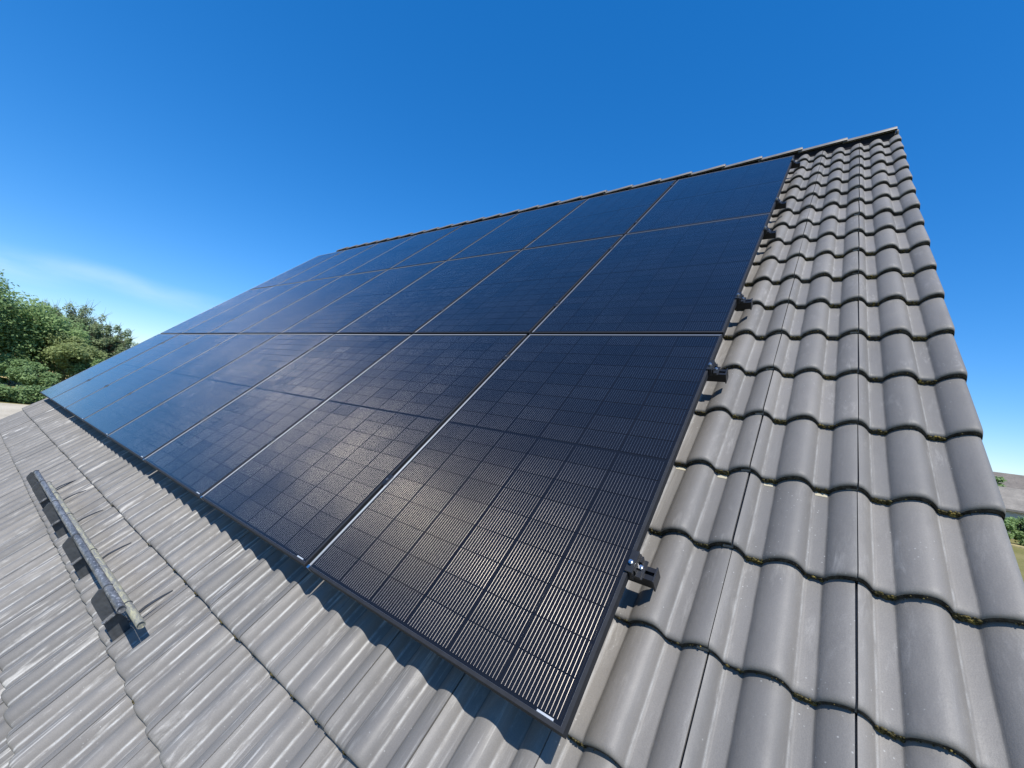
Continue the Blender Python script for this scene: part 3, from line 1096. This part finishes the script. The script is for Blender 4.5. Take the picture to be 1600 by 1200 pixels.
def tree(name, label, cat, x, y, h, rx, crown_lo, mat, n_leaf=16000, size=0.17, clumps=70, seed=1, sparse=0.0, group=None, lean=0.0):
    g = np.random.default_rng(seed)
    root = empty(name, (x, y, 0))
    tag(root, label, cat, group)
    cz = (crown_lo + h) / 2
    rz = (h - crown_lo) / 2
    pts = []
    while len(pts) < clumps:
        d = g.normal(size=3)
        d /= np.linalg.norm(d)
        rr = g.uniform(0.35, 0.95)
        p = np.array([d[0] * rx * rr, d[1] * rx * rr, cz + d[2] * rz * rr])
        wob = 1 + 0.22 * math.sin(3 * math.atan2(p[1], p[0]) + seed) + 0.15 * math.sin(5 * d[2] + seed * 2)
        p[:2] *= wob
        pts.append(p)
    cen = np.array(pts)
    base = min(rx, rz)
    rr = g.uniform(0.16, 0.34, (clumps, 1)) * base * (1 - 0.5 * sparse)
    radii = rr * (np.array([[0.8, 0.8, 1.1]]) if sparse > 0.3 else np.array([[1.15, 1.15, 0.85]]))
    mb = MB()
    top = np.array([lean, 0, cz + rz * 0.45])
    trunk = [Vector((0, 0, -0.1)), Vector((0.05, 0.04, crown_lo * 0.6)), Vector((lean * 0.4, -0.05, cz - rz * 0.3)), Vector(top)]
    tr0 = 0.028 * h
    mb.tube(trunk, [tr0, tr0 * 0.8, tr0 * 0.5, tr0 * 0.12], 8)
    limb = MB()
    for c in cen[:: 1 if sparse > 0.3 else 2]:
        t = min(0.95, max(0.25, (c[2] - crown_lo * 0.5) / (top[2])))
        a = trunk[1].lerp(trunk[3], t * 0.8)
        a = Vector((a.x, a.y, min(a.z, c[2] - 0.1)))
        m_ = a.lerp(Vector(c), 0.5) + Vector((0, 0, 0.12 * rz))
        mb.tube([a, m_, Vector(c)], [tr0 * 0.30, tr0 * 0.17, tr0 * 0.05], 5, False)
    if sparse > 0.3:      # bare twigs poking out of the crown
        for c in cen:
            for q_ in range(5):
                d = Vector(g.normal(size=3)) * 0.5 + Vector((c[0] / rx, c[1] / rx, 1.4))
                d.normalize()
                e = Vector(c) + d * g.uniform(0.5, 1.2) * base * 0.36
                mb.tube([Vector(c), e], [0.02, 0.006], 3, False)
    link("trunk", mb.mesh("trunk", M_BARK), root)
    link("crown", leaves_mesh("crown", cen, radii, n_leaf, size, mat), root)
    return root


M_LEAF_DK = leaf_material("maple leaves", (0.155, 0.240, 0.100), (0.340, 0.470, 0.185))
M_LEAF_GR = leaf_material("ash leaves", (0.180, 0.245, 0.130), (0.350, 0.420, 0.220))
M_LEAF_YE = leaf_material("yellowing leaves", (0.190, 0.245, 0.095), (0.390, 0.450, 0.190))
M_LEAF_HEDGE = leaf_material("hedge leaves", (0.135, 0.220, 0.090), (0.300, 0.410, 0.165))

tree("maple_tree", "tall dense dark green maple at the left edge behind the hedge", "tree", -74, 1.0, 11.9, 5.6, 1.6, M_LEAF_DK, 34000, 0.19, 150, 3)
tree("maple_tree", "broad dark green tree between the tall maple and the feathery ash", "tree", -76, 6.6, 9.6, 4.2, 1.4, M_LEAF_DK, 24000, 0.18, 105, 5)
tree("ash_tree", "feathery grey green ash with bare twigs above its crown", "tree", -84, 9.6, 11.6, 4.4, 2.5, M_LEAF_GR, 24000, 0.14, 150, 8, 0.8)
tree("ash_tree", "feathery grey green ash on the right beside the small round tree", "tree", -80, 12.6, 9.6, 3.0, 2.2, M_LEAF_GR, 17000, 0.14, 110, 12, 0.6)
tree("cherry_tree", "low yellowing bushy tree in front of the feathery ash", "tree", -72, 8.6, 6.6, 2.7, 0.9, M_LEAF_YE, 20000, 0.15, 65, 15)
tree("hawthorn_tree", "small round olive green tree touching the panel edge", "tree", -82, 16.0, 7.7, 3.4, 1.0, M_LEAF_GR, 20000, 0.16, 70, 21)
tree("elder_bush", "dark low bush under the ash beside the panels", "bush", -70, 11.4, 4.4, 2.2, 0.3, M_LEAF_DK, 11000, 0.17, 45, 25)
tree("elder_bush", "dark low bush under the tall maple behind the hedge", "bush", -80, 1.5, 3.6, 2.6, 0.3, M_LEAF_DK, 9000, 0.18, 40, 27)

tree("elder_bush", "dark low bush between the maple trunks behind the hedge", "bush", -72, 4.6, 3.4, 2.3, 0.2, M_LEAF_DK, 10000, 0.15, 40, 29)
tree("elder_bush", "bright green bush right behind the hedge by the panel corner", "bush", -63, 5.4, 3.3, 1.9, 0.2, M_LEAF_HEDGE, 9000, 0.14, 40, 33)
# clipped hedge
hed = empty("hedge", (-51.4, 3, 0))
tag(hed, "clipped green hedge in front of the trees by the gravel drive", "hedge")
cx = rng.uniform(-1.0, 1.0, 260); cy = rng.uniform(-16, 9, 260); cz_ = rng.uniform(0.2, 1.25, 260)
cen = np.stack([cx * 0.9, cy, cz_], 1)
link("foliage", leaves_mesh("foliage", cen, np.full((260, 3), 0.42) * np.array([[1, 1.3, 0.9]]), 42000, 0.12, M_LEAF_HEDGE), hed)
mb = MB()
for k in range(26):
    yy = -15.5 + k * 0.95
    mb.tube([(rng.uniform(-.2, .2), yy, -0.05), (rng.uniform(-.3, .3), yy + rng.uniform(-.3, .3), 1.1)], [0.035, 0.012], 5)
link("stems", mb.mesh("stems", M_BARK), hed)

# ------------------------------------------------------------------ neighbours beyond the right verge
def fibre_roof_material(name, col):
    m, nt, out = new_mat(name)
    p = node(nt, "ShaderNodeBsdfPrincipled", Roughness=0.85)
    tc = nt.nodes.new("ShaderNodeTexCoord")
    n1 = noise(nt, tc.outputs["Object"], 1.2, 6, 0.65)
    n2 = noise(nt, tc.outputs["Object"], 7, 5, 0.75)
    c = mixc(nt, ramp(nt, n1, 0.3, 0.7), tuple(q_ * 0.72 for q_ in col), tuple(q_ * 1.15 for q_ in col))
    c = mixc(nt, math_node(nt, 'MULTIPLY', ramp(nt, n2, 0.5, 0.7), 0.5), c, tuple(q_ * 0.4 for q_ in col))
    nt.links.new(c, p.inputs["Base Color"])
    nt.links.new(p.outputs[0], out.inputs[0])
    return m


M_THATCH = fibre_roof_material("grey fibre roof", (0.235, 0.210, 0.175))
M_THATCH2 = fibre_roof_material("brown grey roof", (0.180, 0.155, 0.130))
M_WALLP = simple("pale render", (0.50, 0.47, 0.42), 0.8, 0, 0.1, 3)
M_GLASS = simple("window glass", (0.10, 0.14, 0.17), 0.08, 0, spec=0.9)
M_WHITE = simple("white paint", (0.75, 0.76, 0.76), 0.5)


def neighbour(name, label, x, y, yaw, length, depth, eave, ridge, roofmat):
    root = empty(name, (x, y, 0), (0, 0, yaw))
    tag(root, label, "house", "neighbouring houses beyond the lawn")
    hl, hd = length / 2, depth / 2
    mb = MB()
    mb.box(-hl, hl, -hd, hd, 0, eave)
    link("wall", mb.mesh("wall", M_WALLP, False), root)
    mb = MB()
    t = 0.22
    oh = 0.45
    sl = (ridge - eave) / hd
    ze = eave - oh * sl
    prof = [(-hd - oh, ze), (0, ridge), (hd + oh, ze), (hd + oh, ze + t), (0, ridge + t), (-hd - oh, ze + t)]
    vs = [(xx, a, b + 0.02) for xx in (-hl - 0.4, hl + 0.4) for a, b in prof]
    mb.add(vs, [(0, 1, 4, 5), (1, 2, 3, 4), (6, 11, 10, 7), (7, 10, 9, 8)] + [(k, k + 6, (k + 1) % 6 + 6, (k + 1) % 6) for k in range(6)])
    rf = link("roof", mb.mesh("roof", roofmat, False), root)
    mb = MB()
    mb.box(-0.35, 0.35, -0.35, 0.35, ridge - 0.5, ridge + 0.8)
    link("chimney", mb.mesh("chimney", M_BRICK, False), rf, (hl * 0.75, 0.6, 0))
    for k in range(4):
        mb = MB()
        mb.box(-0.62, 0.62, -0.05, 0.03, -0.55, 0.55)
        wn = link("window", mb.mesh("window", M_WHITE, False), root, (-hl + length * (k + 0.5) / 4, -hd - 0.02, 1.6))
        for sx in (-1, 1):
            mb = MB()
            mb.box(sx * 0.3 - 0.26, sx * 0.3 + 0.26, -0.058, -0.052, -0.48, 0.48)
            link("pane", mb.mesh("pane", M_GLASS, False), wn)
    return root


neighbour("neighbour_house", "low house with a pale grey fibre roof behind the shrubs", 22, 73.5, rad(-13.5), 26, 7.6, 3.15, 5.25, M_THATCH)
neighbour("neighbour_house", "farther house with a brownish roof rising above the pale roof", 33, 97, rad(-13.5), 34, 9.0, 4.0, 7.7, M_THATCH2)
tree("linden_tree", "green tree between the two neighbouring roofs", "tree", 17.9, 80.6, 7.1, 1.5, 2.0, M_LEAF_DK, 7000, 0.17, 40, 31)
for k, (x, y, h, r, lab) in enumerate(((14.4, 61.6, 3.3, 1.4, "dark green shrub nearest the roof verge below the grey roof"),
                                       (16.4, 62.6, 3.1, 1.5, "round green shrub in the middle of the row below the grey roof"),
                                       (18.8, 63.0, 3.4, 1.6, "green shrub at the right end of the row below the grey roof"),
                                       (12.0, 63.5, 3.4, 1.5, "green shrub behind the roof verge at the left end of the row"))):
    tree("garden_shrub", lab, "shrub", x, y, h, r, 0.15, M_LEAF_DK if k % 2 == 0 else M_LEAF_HEDGE, 7500, 0.12, 40, 40 + k, group="garden shrubs along the lawn")
M_PLANK = simple("pale yellow timber", (0.55, 0.44, 0.20), 0.7, 0, 0.15, 5)
root = empty("plank_stack", (15.6, 60.2, 0), (0, 0, rad(-24)))
tag(root, "pale yellow planks lying along the edge of the dry lawn", "planks")
for k in range(3):
    mb = MB()
    mb.box(-2.6 + k * 0.15, 2.6 + k * 0.1, -0.35 + 0.24 * k, -0.13 + 0.24 * k, 0.005, 0.16 + 0.05 * (k % 2), 0.01)
    link("plank", mb.mesh("plank", M_PLANK, False), root)
